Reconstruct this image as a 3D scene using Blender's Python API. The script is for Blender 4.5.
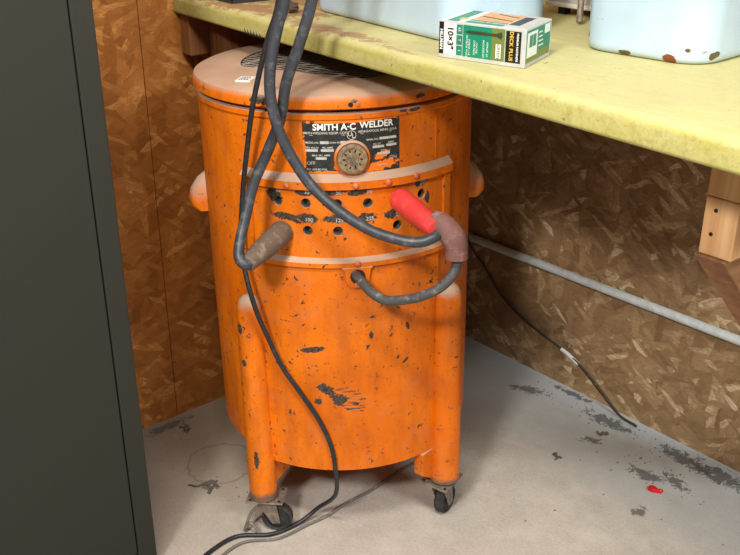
import bpy, bmesh, math, random
from mathutils import Vector, Matrix
random.seed(7)
D = bpy.data
for o in list(D.objects): D.objects.remove(o, do_unlink=True)
SC = bpy.context.scene
COL = SC.collection
PI = math.pi
def rad(d): return math.radians(d)

# ------------------------------------------------------------ camera, world, lights, exposure
cam_d = D.cameras.new('camera'); cam = D.objects.new('camera', cam_d); COL.objects.link(cam)
cam_d.sensor_fit = 'HORIZONTAL'; cam_d.sensor_width = 36.0; cam_d.lens = 940.0 / 740.0 * 36.0
cam_d.clip_start = 0.02
cam.matrix_world = Matrix(((0.64438944, -0.31341661, 0.69751866, 1.803),
                           (0.76469749, 0.26410751, -0.58777969, -1.740),
                           (0.0, 0.9121498, 0.40985698, 1.25), (0, 0, 0, 1)))
SC.camera = cam
SC.view_settings.view_transform = 'Standard'; SC.view_settings.look = 'None'
SC.view_settings.gamma = 1.0; SC.view_settings.use_curve_mapping = False
SC.view_settings.exposure = 0.0
W = D.worlds.new('garage_air'); SC.world = W; W.use_nodes = True
W.node_tree.nodes['Background'].inputs[0].default_value = (0.95, 0.97, 1.0, 1)
W.node_tree.nodes['Background'].inputs[1].default_value = 0.12

def area(name, loc, target, sx, sy, power, col):
    l = D.lights.new(name, 'AREA'); l.shape = 'RECTANGLE'; l.size = sx; l.size_y = sy
    l.energy = power; l.color = col
    o = D.objects.new(name, l); COL.objects.link(o); o.location = loc
    o.rotation_euler = (Vector(target) - Vector(loc)).to_track_quat('-Z', 'Y').to_euler()
    o['kind'] = 'structure'
    return o
area('ceiling_tube_far', (1.86, -2.86, 2.28), (0.4, -0.5, 0.5), 0.34, 0.22, 66, (1.0, 0.97, 0.93))
area('fill_light_right', (3.2, -1.05, 2.25), (0.5, -0.1, 0.0), 0.9, 0.25, 50, (0.90, 0.96, 1.0))  # added fill to lift the floor behind the welder; no tube known there
area('ceiling_tube_near', (1.45, -1.68, 2.40), (0.9, -0.9, 0.3), 0.7, 0.16, 36, (1.0, 0.93, 0.82))

# ------------------------------------------------------------ node helpers
class NT:
    def __init__(s, name):
        s.m = D.materials.new(name); s.m.use_nodes = True; s.t = s.m.node_tree
        s.b = s.t.nodes['Principled BSDF']; s.out = s.t.nodes['Material Output']
    def n(s, typ, **kw):
        nd = s.t.nodes.new(typ)
        for k, v in kw.items(): setattr(nd, k, v)
        return nd
    def set(s, sock, v):
        if isinstance(v, bpy.types.NodeSocket): s.t.links.new(v, sock)
        elif v is not None:
            if isinstance(v, (tuple, list)) and len(v) == 3 and sock.type == 'RGBA': v = (*v, 1)
            sock.default_value = v
    def math(s, op, a, b=None, c=None, clamp=False):
        nd = s.n('ShaderNodeMath', operation=op, use_clamp=clamp)
        s.set(nd.inputs[0], a); s.set(nd.inputs[1], b) if b is not None else None
        if c is not None: s.set(nd.inputs[2], c)
        return nd.outputs[0]
    def comb(s, x, y, z=0.0):
        nd = s.n('ShaderNodeCombineXYZ'); s.set(nd.inputs[0], x); s.set(nd.inputs[1], y); s.set(nd.inputs[2], z)
        return nd.outputs[0]
    def sep(s, v):
        nd = s.n('ShaderNodeSeparateXYZ'); s.set(nd.inputs[0], v); return nd.outputs
    def obj(s): return s.n('ShaderNodeTexCoord').outputs['Object']
    def nrm(s): return s.n('ShaderNodeNewGeometry').outputs['Normal']
    def noise(s, v, scale, detail=3.0, rough=0.5, dist=0.0):
        nd = s.n('ShaderNodeTexNoise'); s.set(nd.inputs['Vector'], v)
        nd.inputs['Scale'].default_value = scale; nd.inputs['Detail'].default_value = detail
        nd.inputs['Roughness'].default_value = rough; nd.inputs['Distortion'].default_value = dist
        return nd.outputs[0]
    def mapr(s, v, a, b, c=0.0, d=1.0):
        nd = s.n('ShaderNodeMapRange', clamp=True); s.set(nd.inputs[0], v)
        for i, x in enumerate((a, b, c, d)): s.set(nd.inputs[i + 1], x)
        return nd.outputs[0]
    def mix(s, f, a, b):
        nd = s.n('ShaderNodeMix', data_type='RGBA'); s.set(nd.inputs[0], f)
        s.set(nd.inputs[6], a); s.set(nd.inputs[7], b); return nd.outputs[2]
    def mapping(s, v, loc=(0, 0, 0), rot=(0, 0, 0), scale=(1, 1, 1)):
        nd = s.n('ShaderNodeMapping'); s.set(nd.inputs[0], v)
        nd.inputs[1].default_value = loc; nd.inputs[2].default_value = rot; nd.inputs[3].default_value = scale
        return nd.outputs[0]
    def bump(s, h, strength=0.3, dist=0.002):
        nd = s.n('ShaderNodeBump'); s.set(nd.inputs['Height'], h)
        nd.inputs['Strength'].default_value = strength; nd.inputs['Distance'].default_value = dist
        s.t.links.new(nd.outputs[0], s.b.inputs['Normal'])
    def fin(s, col, rough=0.5, metal=0.0, spec=0.5):
        s.set(s.b.inputs['Base Color'], col); s.set(s.b.inputs['Roughness'], rough)
        s.set(s.b.inputs['Metallic'], metal); s.set(s.b.inputs['Specular IOR Level'], spec)
        return s.m
    def blob(s, u, v, cx, cy, rx, ry, ang=0.0, jag=0.8, nz=None):
        """ragged patch mask around (cx, cy) on the surface"""
        du = s.math('SUBTRACT', u, cx); dv = s.math('SUBTRACT', v, cy)
        c, sn = math.cos(ang), math.sin(ang)
        a = s.math('ADD', s.math('MULTIPLY', du, c / rx), s.math('MULTIPLY', dv, sn / rx))
        b = s.math('ADD', s.math('MULTIPLY', du, -sn / ry), s.math('MULTIPLY', dv, c / ry))
        r = s.math('SQRT', s.math('ADD', s.math('MULTIPLY', a, a), s.math('MULTIPLY', b, b)))
        r = s.math('ADD', r, s.math('MULTIPLY', s.math('SUBTRACT', nz, 0.5), jag * 2.4))
        return s.mapr(r, 0.94, 1.04, 1.0, 0.0)

def srgb(r, g, b):
    f = lambda c: ((c / 255 + 0.055) / 1.055) ** 2.4 if c > 10 else c / 255 / 12.92
    return (f(r), f(g), f(b))

def simple(name, col, rough=0.5, metal=0.0, var=0.15, scale=40, bump=0.0, spec=0.5):
    t = NT(name); p = t.obj(); nz = t.noise(p, scale, 4, 0.6)
    c2 = tuple(x * (1 - var) for x in col); c3 = tuple(min(1, x * (1 + var)) for x in col)
    c = t.mix(t.mapr(nz, 0.3, 0.7), c2, c3)
    if bump: t.bump(nz, bump)
    return t.fin(c, rough, metal, spec)

# ------------------------------------------------------------ materials
def osb(name, axis, cols, seed=0.0):
    t = NT(name); o = t.sep(t.obj())
    p = t.comb(o[0] if axis == 'x' else o[1], o[2], 0.0)
    w = t.noise(p, 7.0, 2, 0.5); w2 = t.noise(p, 38.0, 2, 0.5)
    wv = t.n('ShaderNodeVectorMath', operation='ADD'); t.set(wv.inputs[0], p)
    off = t.comb(t.math('ADD', t.math('MULTIPLY', w, 0.05), t.math('MULTIPLY', w2, 0.012)), t.math('ADD', t.math('MULTIPLY', w, -0.04), t.math('MULTIPLY', w2, -0.010)))
    t.set(wv.inputs[1], off); p = wv.outputs[0]
    tone = t.mapr(t.noise(p, 3.5, 3, 0.6), 0.3, 0.7, 0.15, 0.6)
    edge = None
    for i, (ang, sx, sy, pres) in enumerate(((0.15, 11, 40, .25), (1.05, 12, 50, .45), (2.2, 10, 38, .50), (-0.55, 14, 56, .58),
                                             (1.65, 11, 44, .62), (2.75, 17, 66, .66), (0.6, 22, 84, .72))):
        q = t.mapping(p, (seed + i * 3.7, i * 1.9, 0), (0, 0, ang), (1, 1, 1))
        q = t.mapping(q, (0, 0, 0), (0, 0, 0), (sx, sy, 1))
        v = t.n('ShaderNodeTexVoronoi', voronoi_dimensions='2D'); t.set(v.inputs['Vector'], q); v.inputs['Scale'].default_value = 1.0
        v.inputs['Randomness'].default_value = 1.0
        c = t.n('ShaderNodeSeparateColor'); t.set(c.inputs[0], v.outputs['Color'])
        g = t.noise(t.mapping(q, (0, 0, 0), (0, 0, 0), (0.5, 5.5, 1)), 1.0, 3, 0.6)
        ti = t.math('ADD', t.math('MULTIPLY', t.math('POWER', c.outputs[0], 1.25), 0.62), t.math('MULTIPLY', g, 0.42))
        m = t.math('MULTIPLY', t.math('GREATER_THAN', c.outputs[1], pres), t.mapr(c.outputs[2], 0.0, 1.0, 0.5, 1.0))
        d = t.mapr(v.outputs['Distance'], 0.52, 0.68, 1.0, 0.80)
        ti = t.math('MULTIPLY', ti, d)
        mx = t.n('ShaderNodeMix', data_type='FLOAT'); t.set(mx.inputs[0], m); t.set(mx.inputs[2], tone); t.set(mx.inputs[3], ti)
        tone = mx.outputs[0]
    fine = t.noise(t.mapping(p, (0, 0, 0), (0, 0, .5), (60, 200, 1)), 1.0, 4, .7)
    tone = t.math('ADD', t.math('MULTIPLY', tone, 0.88), t.math('MULTIPLY', t.math('SUBTRACT', fine, .27), 0.50))
    r = t.n('ShaderNodeValToRGB'); t.set(r.inputs[0], tone)
    e = r.color_ramp.elements; e[0].position = 0.0; e[0].color = (*cols[0], 1); e[1].position = 0.92; e[1].color = (*cols[3], 1)
    a = e.new(0.35); a.color = (*cols[1], 1); b = e.new(0.66); b.color = (*cols[2], 1)
    big = t.mapr(t.noise(p, 2.2, 2, .5), 0.3, 0.7, 0.82, 1.1)
    hv = t.n('ShaderNodeHueSaturation'); t.set(hv.inputs['Color'], r.outputs[0]); t.set(hv.inputs['Value'], big)
    t.bump(tone, 0.25, 0.002)
    return t.fin(hv.outputs[0], 0.55, 0.0, 0.35)

M = {}
M['osb_back'] = osb('osb_tan', 'x', [srgb(84, 62, 40), srgb(140, 110, 76), srgb(170, 138, 100), srgb(236, 214, 176)], 2.0)
M['osb_left'] = osb('osb_amber', 'y', [srgb(108, 62, 22), srgb(154, 92, 36), srgb(180, 114, 52), srgb(220, 162, 94)], 9.0)

def concrete():
    t = NT('concrete'); p = t.obj(); o = t.sep(p)
    n1 = t.noise(p, 3.0, 4, 0.6); n2 = t.noise(p, 22, 5, 0.65); n3 = t.noise(p, 160, 3, 0.7)
    c = t.mix(t.mapr(n1, 0.35, 0.65), srgb(166, 156, 143), srgb(188, 178, 165))
    c = t.mix(t.mapr(n2, 0.42, 0.7, 0, 0.35), c, srgb(146, 137, 126))
    c = t.mix(t.mapr(n3, 0.3, 0.75, 0, 0.35), c, srgb(222, 214, 202))
    c = t.mix(t.mapr(t.noise(p, 420, 2, .8), 0.45, 0.75, 0, 0.4), c, srgb(112, 104, 94))
    c = t.mix(t.mapr(t.noise(p, 9, 5, .7), 0.5, 0.7, 0, 0.4), c, srgb(206, 198, 186))
    # pale efflorescence along the back wall
    dist = t.math('ADD', t.math('MULTIPLY', o[1], -1.0), t.math('MULTIPLY', t.math('SUBTRACT', n2, 0.5), 0.10))
    c = t.mix(t.mapr(dist, 0.0, 0.10, 0.85, 0.0), c, srgb(205, 214, 220))
    # cool shade behind the bench's shadow edge, painted into the floor colour
    c = t.mix(t.mapr(t.math('ADD', o[1], t.math('MULTIPLY', n2, 0.1)), -0.30, -0.16, 0.0, 0.45), c, srgb(160, 168, 168))
    c = t.mix(t.mapr(t.math('ADD', o[0], t.math('MULTIPLY', n2, .15)), 0.20, 0.62, 0.75, 0.0), c, srgb(122, 104, 84))  # browner and darker towards the left wall
    # black grime patches
    n4 = t.noise(p, 48, 6, 0.78, 0.8)
    for cx, cy, rx, ry, a in ((0.70, -0.055, .055, .020, 0), (0.88, -0.17, .035, .014, .1), (0.905, -.05, .06, .02, 0),
                              (0.99, -0.045, .05, .025, 0), (0.72, -.15, .02, .012, .6), (0.94, -.14, .03, .014, -.2), (.56, -.02, .05, .01, 0),
                              (0.47, -0.09, .035, .015, 0.4), (0.95, -.285, .016, .014, 0), (.30, -.93, .02, .008, .8), (.03, -.88, .014, .05, 0)):
        b = t.blob(o[0], o[1], cx, cy, rx, ry, a, 2.4, n4)
        c = t.mix(t.math('MULTIPLY', b, 0.8), c, srgb(84, 81, 77))
    # faint ring stain
    du = t.math('SUBTRACT', o[0], 0.24); dv = t.math('SUBTRACT', o[1], -0.86)
    rr = t.math('SQRT', t.math('ADD', t.math('MULTIPLY', du, du), t.math('MULTIPLY', dv, dv)))
    rr = t.math('ADD', rr, t.math('MULTIPLY', t.math('SUBTRACT', n2, .5), .04))
    ring = t.mapr(t.math('ABSOLUTE', t.math('SUBTRACT', rr, 0.075)), 0.001, 0.004, 0.4, 0.0)
    c = t.mix(ring, c, srgb(96, 84, 74))
    t.bump(t.math('ADD', n2, t.math('MULTIPLY', n3, 0.5)), 0.35, 0.003)
    return t.fin(c, 0.85, 0, 0.25)
M['concrete'] = concrete()

AZ0 = math.radians(-32.2)
def paint(name, patches=(), scrapes=(), dustiness=1.0, chips=1.0, foot=None, grime=(), lo=0.18, hi=0.55):
    """worn orange enamel: chips, scrapes with their own shapes, and dust settled on level faces"""
    t = NT(name); p = t.obj(); o = t.sep(p)
    u = t.math('MULTIPLY', t.math('SUBTRACT', t.math('ARCTAN2', o[1], o[0]), AZ0), 0.256); v = o[2]
    n1 = t.noise(p, 5, 3, 0.6); n2 = t.noise(p, 95, 4, 0.6, 0.3); n3 = t.noise(p, 42, 5, 0.7, 0.6); n4 = t.noise(p, 300, 2, .5)
    nst = t.noise(t.mapping(p, (0, 0, 0), (0, 0, 0), (1, 1, 0.25)), 34, 4, .6)
    c = t.mix(t.mapr(n1, 0.35, 0.65), srgb(204, 98, 5), srgb(226, 116, 12))
    c = t.mix(t.mapr(nst, 0.44, 0.72, 0, 0.65), c, srgb(168, 78, 20))
    c = t.mix(t.mapr(n3, 0.55, 0.70, 0, 0.40), c, srgb(160, 76, 28))
    c = t.mix(t.mapr(t.noise(p, 130, 3, .6), 0.50, 0.70, 0, 0.45), c, srgb(186, 96, 20))
    c = t.mix(t.mapr(t.noise(p, 17, 4, .6), 0.52, 0.68, 0, 0.35), c, srgb(204, 116, 62))
    up = t.sep(t.nrm())[2]
    # chips
    chip = t.math('MULTIPLY', t.mapr(n2, 0.645 - 0.01 * chips, 0.67 - .01 * chips), t.mapr(n1, 0.35, 0.5, .5, 1))
    chip2 = t.mapr(n3, 0.715, 0.73)
    chip = t.math('MAXIMUM', chip, chip2)
    for q in patches: chip = t.math('MAXIMUM', chip, t.blob(u, v, *q, 0.9, t.noise(p, 85, 5, .72, .5)))
    if scrapes:
        ns = t.noise(t.mapping(t.comb(u, v, 0), (0, 0, 0), (0, 0, 0.62), (22, 210, 1)), 1.0, 3, 0.6)
        for q in scrapes:
            b = t.blob(u, v, *q, 0.5, n3)
            chip = t.math('MAXIMUM', chip, t.math('MULTIPLY', b, t.mapr(ns, 0.50, 0.56)))
    c = t.mix(chip, c, t.mix(t.mapr(n4, .4, .6), srgb(46, 40, 36), srgb(84, 74, 64)))
    for q in grime:
        c = t.mix(t.math('MULTIPLY', t.blob(u, v, *q, 2.0, n3), .28), c, srgb(170, 92, 40))
    if foot is not None:
        c = t.mix(t.mapr(t.math('ADD', v, t.math('MULTIPLY', n3, 0.03)), foot, foot + 0.012, 0.92, 0.0), c, srgb(96, 84, 74))
    dust = t.math('MULTIPLY', t.mapr(t.math('ADD', up, t.math('MULTIPLY', t.math('SUBTRACT', n3, .5), .25)), lo, hi), t.mapr(n3, 0.3, 0.5, 0.82, 0.98))
    dust = t.math('MULTIPLY', dust, dustiness)
    dcol = t.mix(t.mapr(n1, .3, .7), srgb(158, 130, 108), srgb(188, 160, 138))
    c = t.mix(dust, c, dcol)
    t.bump(t.math('SUBTRACT', n3, t.math('MULTIPLY', chip, 0.6)), 0.12, 0.001)
    rough = t.math('ADD', t.mapr(n3, .3, .7, .34, .52), t.math('MULTIPLY', dust, 0.4))
    return t.fin(c, rough, 0, 0.25)
M['orange'] = paint('orange_enamel')
M['orange_body'] = paint('orange_enamel_body', patches=((0.11, 0.866, .012, .004, 0), (.088, .866, .008, .003, 0), (-.01, .871, .03, .0022, 0), (-.12, .868, .012, .003, 0)))
M['orange_skirt'] = paint('orange_enamel_skirt',
    patches=((-.083, .438, .026, .0055, .22), (-.058, .356, .017, .011, -.55), (-.075, .33, .008, .006, 0), (-.036, .335, .012, .014, -.9),
             (.025, .465, .004, .008, 0), (.09, .40, .009, .003, .6), (.095, .47, .003, .008, .3), (-.13, .30, .003, .006, 0), (-.005, .325, .006, .003, 0)),
    scrapes=((-.018, .335, .035, .022, -.55),), grime=((-.02, .50, .03, .05, 0), (.07, .53, .05, .03, 0)))
M['orange_jack'] = paint('orange_enamel_jacks',
    patches=((-.137, .728, .012, 0.0175, .5), (-.080, .737, .020, 0.0068, .1), (-.035, .737, .024, 0.0068, 0.1), (.012, .737, .022, 0.0068, .25),
             (.075, .744, .010, 0.0081, .2), (.128, .737, .014, 0.0081, .25), (-.118, .690, .026, 0.0068, -.1), (-.082, .690, .018, 0.0081, 0), (-.033, .688, .020, 0.0068, 0),
             (.022, .688, .018, 0.0081, 0), (.068, .690, .016, 0.0081, .2), (.14, .705, .005, 0.0108, 0), (.125, .69, .012, 0.0054, -.6), (-.1, .684, .014, 0.0041, -.4), (-.135, .645, .003, 0.0108, 0)), chips=1.2)
M['orange_leg'] = paint('orange_enamel_leg', patches=((-.205, .47, .006, .011, 0), (-.200, .40, .005, .007, 0), (-.19, .19, .004, .02, 0)), chips=1.6, foot=0.116)
M['orange_handle'] = paint('orange_enamel_handle', lo=.16, hi=.52)
M['orange_lid'] = paint('orange_enamel_lid', patches=((-.15, .890, .022, .008, 0), (.004, .890, .006, .004, 0), (.12, .888, .01, .004, 0)), dustiness=1.0)
def rubber(name, col, col2, rough=0.5, scuff=.5):
    t = NT(name); p = t.obj(); n = t.noise(p, 60, 4, .7); n2 = t.noise(p, 9, 3, .6)
    c = t.mix(t.mapr(n2, .35, .65), col, tuple(x * 1.25 for x in col))
    c = t.mix(t.mapr(n, .52, .70, 0, scuff), c, col2)
    t.bump(n, .15, .0008); return t.fin(c, rough, 0, .4)
M['cable_black'] = rubber('cable_rubber', srgb(50, 52, 57), srgb(120, 118, 114), .42, .45)
M['cable_dusty'] = rubber('cable_rubber_dusty', srgb(66, 66, 66), srgb(138, 132, 124), .6, .7)
M['cord_black'] = rubber('cord_rubber', srgb(34, 36, 38), srgb(96, 96, 92), .4, .25)
M['dust_cord'] = rubber('cord_dusty', srgb(104, 98, 90), srgb(150, 142, 130), .8, .6)
M['wire_brown'] = rubber('wire_brown', srgb(66, 50, 38), srgb(120, 98, 78), .7, .5)
M['rubber_brown'] = rubber('plug_rubber_brown', srgb(92, 76, 64), srgb(150, 130, 112), .75, .7)
M['sleeve'] = rubber('plug_rubber_mauve', srgb(112, 76, 70), srgb(160, 128, 118), .7, .6)
M['red'] = rubber('plug_red_rubber', srgb(206, 58, 56), srgb(216, 116, 106), .5, .4)
M['black_hole'] = simple('socket_black', srgb(24, 22, 20), .6)
M['socket_metal'] = simple('socket_metal', srgb(120, 112, 100), .45, .6, .3, 200)
M['steel'] = simple('galvanized_steel', srgb(206, 212, 210), .42, .15, .14, 60, .1)
M['dirty_steel'] = simple('grimy_steel', srgb(132, 118, 106), .6, .35, .4, 90, .3)
M['wheel'] = simple('caster_rubber', srgb(46, 43, 41), .75, 0, .4, 80, .3)
M['mesh_wire'] = simple('grille_wire', srgb(142, 130, 116), .7, .1, .3, 80)
M['bolt'] = simple('painted_bolt', srgb(196, 104, 66), .5, .1, .3, 120, .2)
M['dial'] = simple('dial_metal', srgb(150, 128, 100), .45, .45, .5, 130, .4)
M['white_ink'] = simple('white_ink', srgb(226, 224, 216), .5, 0, .15, 400)
M['grey_ink'] = simple('grey_ink', srgb(176, 172, 162), .5, 0, .3, 300)
M['sticker'] = simple('sticker_white', srgb(222, 220, 216), .5, 0, .04)
M['dark_ink'] = simple('dark_ink', srgb(60, 62, 70), .5)

def plate_mat():
    t = NT('nameplate_black'); p = t.obj(); o = t.sep(p)
    u = t.math('MULTIPLY', t.math('SUBTRACT', t.math('ARCTAN2', o[1], o[0]), AZ0), 0.256); v = o[2]
    n = t.noise(p, 120, 4, .65, .4)
    c = t.mix(t.mapr(n, .3, .7), srgb(24, 25, 24), srgb(52, 52, 50))
    m = None
    for q in ((-.05, .768, .034, .0055, 0), (.045, .778, .036, .008, .15), (0, .857, .085, .0035, .02), (-.08, .80, .003, .03, 0), (.05, .796, .014, .006, .4), (-.022, .79, .01, .016, -.4)):
        b = t.blob(u, v, *q, .9, n); m = b if m is None else t.math('MAXIMUM', m, b)
    c = t.mix(m, c, srgb(226, 112, 20))
    return t.fin(c, .38, 0, .5)
M['nameplate'] = plate_mat()

def benchmat():
    t = NT('bench_yellow'); p = t.obj(); o = t.sep(p)
    n1 = t.noise(p, 6, 4, .6); n2 = t.noise(p, 70, 5, .7, .3); n3 = t.noise(t.mapping(p, (0, 0, 0), (0, 0, 0), (1, 5, 5)), 14, 4, .65)
    c = t.mix(t.mapr(n1, .35, .65), srgb(168, 162, 86), srgb(184, 178, 102))
    c = t.mix(t.mapr(n3, .42, .7, 0, .5), c, srgb(192, 188, 144))
    c = t.mix(t.mapr(n2, .50, .66, 0, .6), c, srgb(160, 146, 84))
    c = t.mix(t.mapr(t.noise(p, 240, 3, .7), .5, .7, 0, .5), c, srgb(150, 138, 84))
    up = t.mapr(t.sep(t.nrm())[2], .3, .8)
    c = t.mix(t.math('MULTIPLY', up, .45), c, srgb(186, 180, 142))
    nn = t.noise(p, 46, 6, .78, .8)
    for q, k in (((.27, -.735, .14, .035, .05), .85), ((.50, -.765, .11, .024, -.1), .7), ((.38, -.70, .06, .04, .2), .9), ((.14, -.5, .3, .22, 0), .8), ((.60, -.772, .10, .016, -.08), .75), ((.75, -.80, .05, .006, -.1), .5)):
        b = t.blob(o[0], o[1], *q, 2.0, nn)
        c = t.mix(t.math('MULTIPLY', t.math('MULTIPLY', b, up), k), c, srgb(150, 116, 84))
    sp = t.mapr(t.noise(p, 55, 2, .5), .73, .75)
    c = t.mix(t.math('MULTIPLY', sp, .7), c, srgb(110, 92, 66))
    t.bump(n2, .25, .002)
    return t.fin(c, .62, 0, .3)
M['bench'] = benchmat()

def wood(name, c0, c1, axis=0, rough=.7):
    t = NT(name); p = t.obj(); sc = [46, 46, 46]; sc[axis] = 3.5
    n = t.noise(t.mapping(p, (0, 0, 0), (0, 0, 0), tuple(sc)), 1.0, 4, .6, .5); n2 = t.noise(p, 9, 3, .6)
    c = t.mix(t.mapr(n, .35, .68), c0, c1)
    c = t.mix(t.mapr(n2, .5, .75, 0, .35), c, tuple(x * .6 for x in c0))
    t.bump(n, .2, .001); return t.fin(c, rough, 0, .3)
M['pine_x'] = wood('pine_endpiece', srgb(196, 146, 98), srgb(224, 184, 136), 2)
M['pine_y'] = wood('pine_brace', srgb(124, 86, 56), srgb(160, 116, 78), 1)
M['pine_dark'] = wood('old_pine', srgb(122, 78, 44), srgb(162, 108, 66), 2)
M['cabinet'] = simple('cabinet_grey_enamel', srgb(47, 47, 41), .6, 0, .07, 500, .04, .15)
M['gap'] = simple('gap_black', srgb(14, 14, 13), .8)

def enamel(name, rust):
    t = NT(name); p = t.obj(); o = t.sep(p); n1 = t.noise(p, 7, 3, .6); n2 = t.noise(p, 60, 4, .7, .4)
    c = t.mix(t.mapr(n1, .35, .65), srgb(172, 194, 212), srgb(184, 206, 220))
    # cream grime low on the walls
    c = t.mix(t.mapr(t.math('ADD', o[2], t.math('MULTIPLY', n2, .03)), .008, .028, .5, 0), c, srgb(190, 182, 150))
    c = t.mix(t.mapr(n2, .68, .71, 0, .75), c, srgb(120, 108, 92))
    for cx, cz, rx, rz, col in rust:
        b = t.blob(o[0], o[2], cx, cz, rx, rz, 0, .8, t.noise(p, 40, 4, .6))
        c = t.mix(b, c, col)
    if rust:
        b = t.blob(o[1], o[2], .040, .013, .010, .006, .3, .8, t.noise(p, 40, 4, .6)); c = t.mix(b, c, BR)
    return t.fin(c, t.mapr(n1, .3, .7, .18, .3), 0, .5)
RU = srgb(128, 66, 36); BR = srgb(96, 76, 48)
M['enamel_a'] = enamel('enamel_pan', ())
M['enamel_b'] = enamel('enamel_pan_chipped', ((.085, .005, .010, .004, BR), (.155, .0055, .010, .006, RU), (.012, .02, .004, .006, BR), (.180, .020, .003, .0025, BR)))
M['grey_case'] = simple('grey_case', srgb(178, 174, 168), .5, 0, .15, 70, .1)
M['paper'] = simple('paper_white', srgb(214, 210, 200), .7, 0, .1)
M['tray_black'] = simple('tray_black', srgb(40, 38, 36), .5)
M['clump'] = simple('dirt_clump', srgb(74, 56, 44), .95, 0, .5, 200, .6)
M['red_bit'] = simple('red_plastic', srgb(206, 24, 30), .3, 0, .2, 60)
M['leaf'] = simple('dry_leaf', srgb(96, 84, 74), .9, 0, .4, 100)
M['cobble'] = simple('debris_grey', srgb(122, 114, 104), .95, 0, .5, 200)
M['card_green'] = simple('print_green', srgb(22, 122, 92), .4, 0, .05)
M['card_olive'] = simple('print_olive', srgb(104, 116, 52), .4, 0, .05)
M['card_white'] = simple('print_white', srgb(222, 224, 220), .4, 0, .04)
M['card_black'] = simple('print_black', srgb(22, 24, 24), .4, 0, .05)
M['card_yellow'] = simple('print_yellow', srgb(206, 170, 60), .4, 0, .05)
M['card_grey'] = simple('card_edge_grey', srgb(176, 176, 172), .5, 0, .12, 80)
M['card_wood'] = simple('print_wood', srgb(206, 148, 92), .45, 0, .15, 30)
M['card_screw'] = simple('print_screw', srgb(52, 62, 40), .4, 0, .2)

# ------------------------------------------------------------ geometry helpers
def link(name, bm, mat, parent=None, smooth=None, bevel=0.0, seg=2):
    me = D.meshes.new(name)
    bmesh.ops.recalc_face_normals(bm, faces=bm.faces[:])
    bm.to_mesh(me); bm.free(); me.materials.append(mat)
    o = D.objects.new(name, me); COL.objects.link(o)
    if parent: o.parent = parent
    if bevel:
        b = o.modifiers.new('bevel', 'BEVEL'); b.width = bevel; b.segments = seg; b.limit_method = 'ANGLE'; b.angle_limit = math.radians(40)
    if smooth is not None:
        for p in me.polygons: p.use_smooth = True
        me.set_sharp_from_angle(angle=math.radians(smooth))
    return o
def empty(name, loc=(0, 0, 0), rot=None):
    o = D.objects.new(name, None); COL.objects.link(o); o.location = loc; o.empty_display_size = .05
    if rot is not None: o.rotation_euler = rot
    return o
def tag(o, label, cat, group=None, kind=None):
    if label: o['label'] = label
    if cat: o['category'] = cat
    if group: o['group'] = group
    if kind: o['kind'] = kind
    return o
def struct(o): o['kind'] = 'structure'; return o

def box(bm, x0, x1, y0, y1, z0, z1, mtx=None):
    v = [bm.verts.new(Vector(c)) for c in ((x0, y0, z0), (x1, y0, z0), (x1, y1, z0), (x0, y1, z0), (x0, y0, z1), (x1, y0, z1), (x1, y1, z1), (x0, y1, z1))]
    if mtx is not None:
        for q in v: q.co = mtx @ q.co
    for f in ((0, 3, 2, 1), (4, 5, 6, 7), (0, 1, 5, 4), (1, 2, 6, 5), (2, 3, 7, 6), (3, 0, 4, 7)): bm.faces.new([v[i] for i in f])
    return v
def prism(bm, poly, h0, h1, fn=None):
    """extrude a 2-D polygon; fn maps (a, b, h) to 3-D"""
    fn = fn or (lambda a, b, h: (a, b, h))
    A = [bm.verts.new(Vector(fn(a, b, h0))) for a, b in poly]; B = [bm.verts.new(Vector(fn(a, b, h1))) for a, b in poly]
    bm.faces.new(A); bm.faces.new(B[::-1]); n = len(poly)
    for i in range(n): bm.faces.new((A[i], A[(i + 1) % n], B[(i + 1) % n], B[i]))
def lathe(bm, prof, n=64, mtx=None, a0=0.0, a1=2 * PI):
    full = abs(a1 - a0 - 2 * PI) < 1e-6; rings = []
    cnt = n if full else n + 1
    for i in range(cnt):
        a = a0 + (a1 - a0) * i / n; c, s = math.cos(a), math.sin(a); ring = []
        for r, z in prof:
            q = Vector((r * c, r * s, z)); ring.append(bm.verts.new(mtx @ q if mtx is not None else q))
        rings.append(ring)
    for i in range(n):
        A = rings[i]; B = rings[(i + 1) % cnt]
        for j in range(len(prof) - 1): bm.faces.new((A[j], B[j], B[j + 1], A[j + 1]))
    return rings
def lathe_closed(bm, prof, n=64, mtx=None, a0=0.0, a1=2 * PI):
    """closed profile swept; ends capped when partial"""
    full = abs(a1 - a0 - 2 * PI) < 1e-6; rings = lathe(bm, prof + [prof[0]], n, mtx, a0, a1)
    if not full:
        bm.faces.new([v for v in rings[0][:-1]]); bm.faces.new([v for v in rings[-1][:-1]][::-1])
    bmesh.ops.remove_doubles(bm, verts=bm.verts[:], dist=1e-6)
def catmull(P, per=10):
    P = [Vector(p) for p in P]; Q = [P[0] * 2 - P[1]] + P + [P[-1] * 2 - P[-2]]; out = []
    for i in range(1, len(Q) - 2):
        a, b, c, d = Q[i - 1:i + 3]
        for k in range(per):
            t = k / per
            out.append(0.5 * ((2 * b) + (c - a) * t + (2 * a - 5 * b + 4 * c - d) * t * t + (3 * b - a - 3 * c + d) * t ** 3))
    out.append(P[-1]); return out
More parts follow.
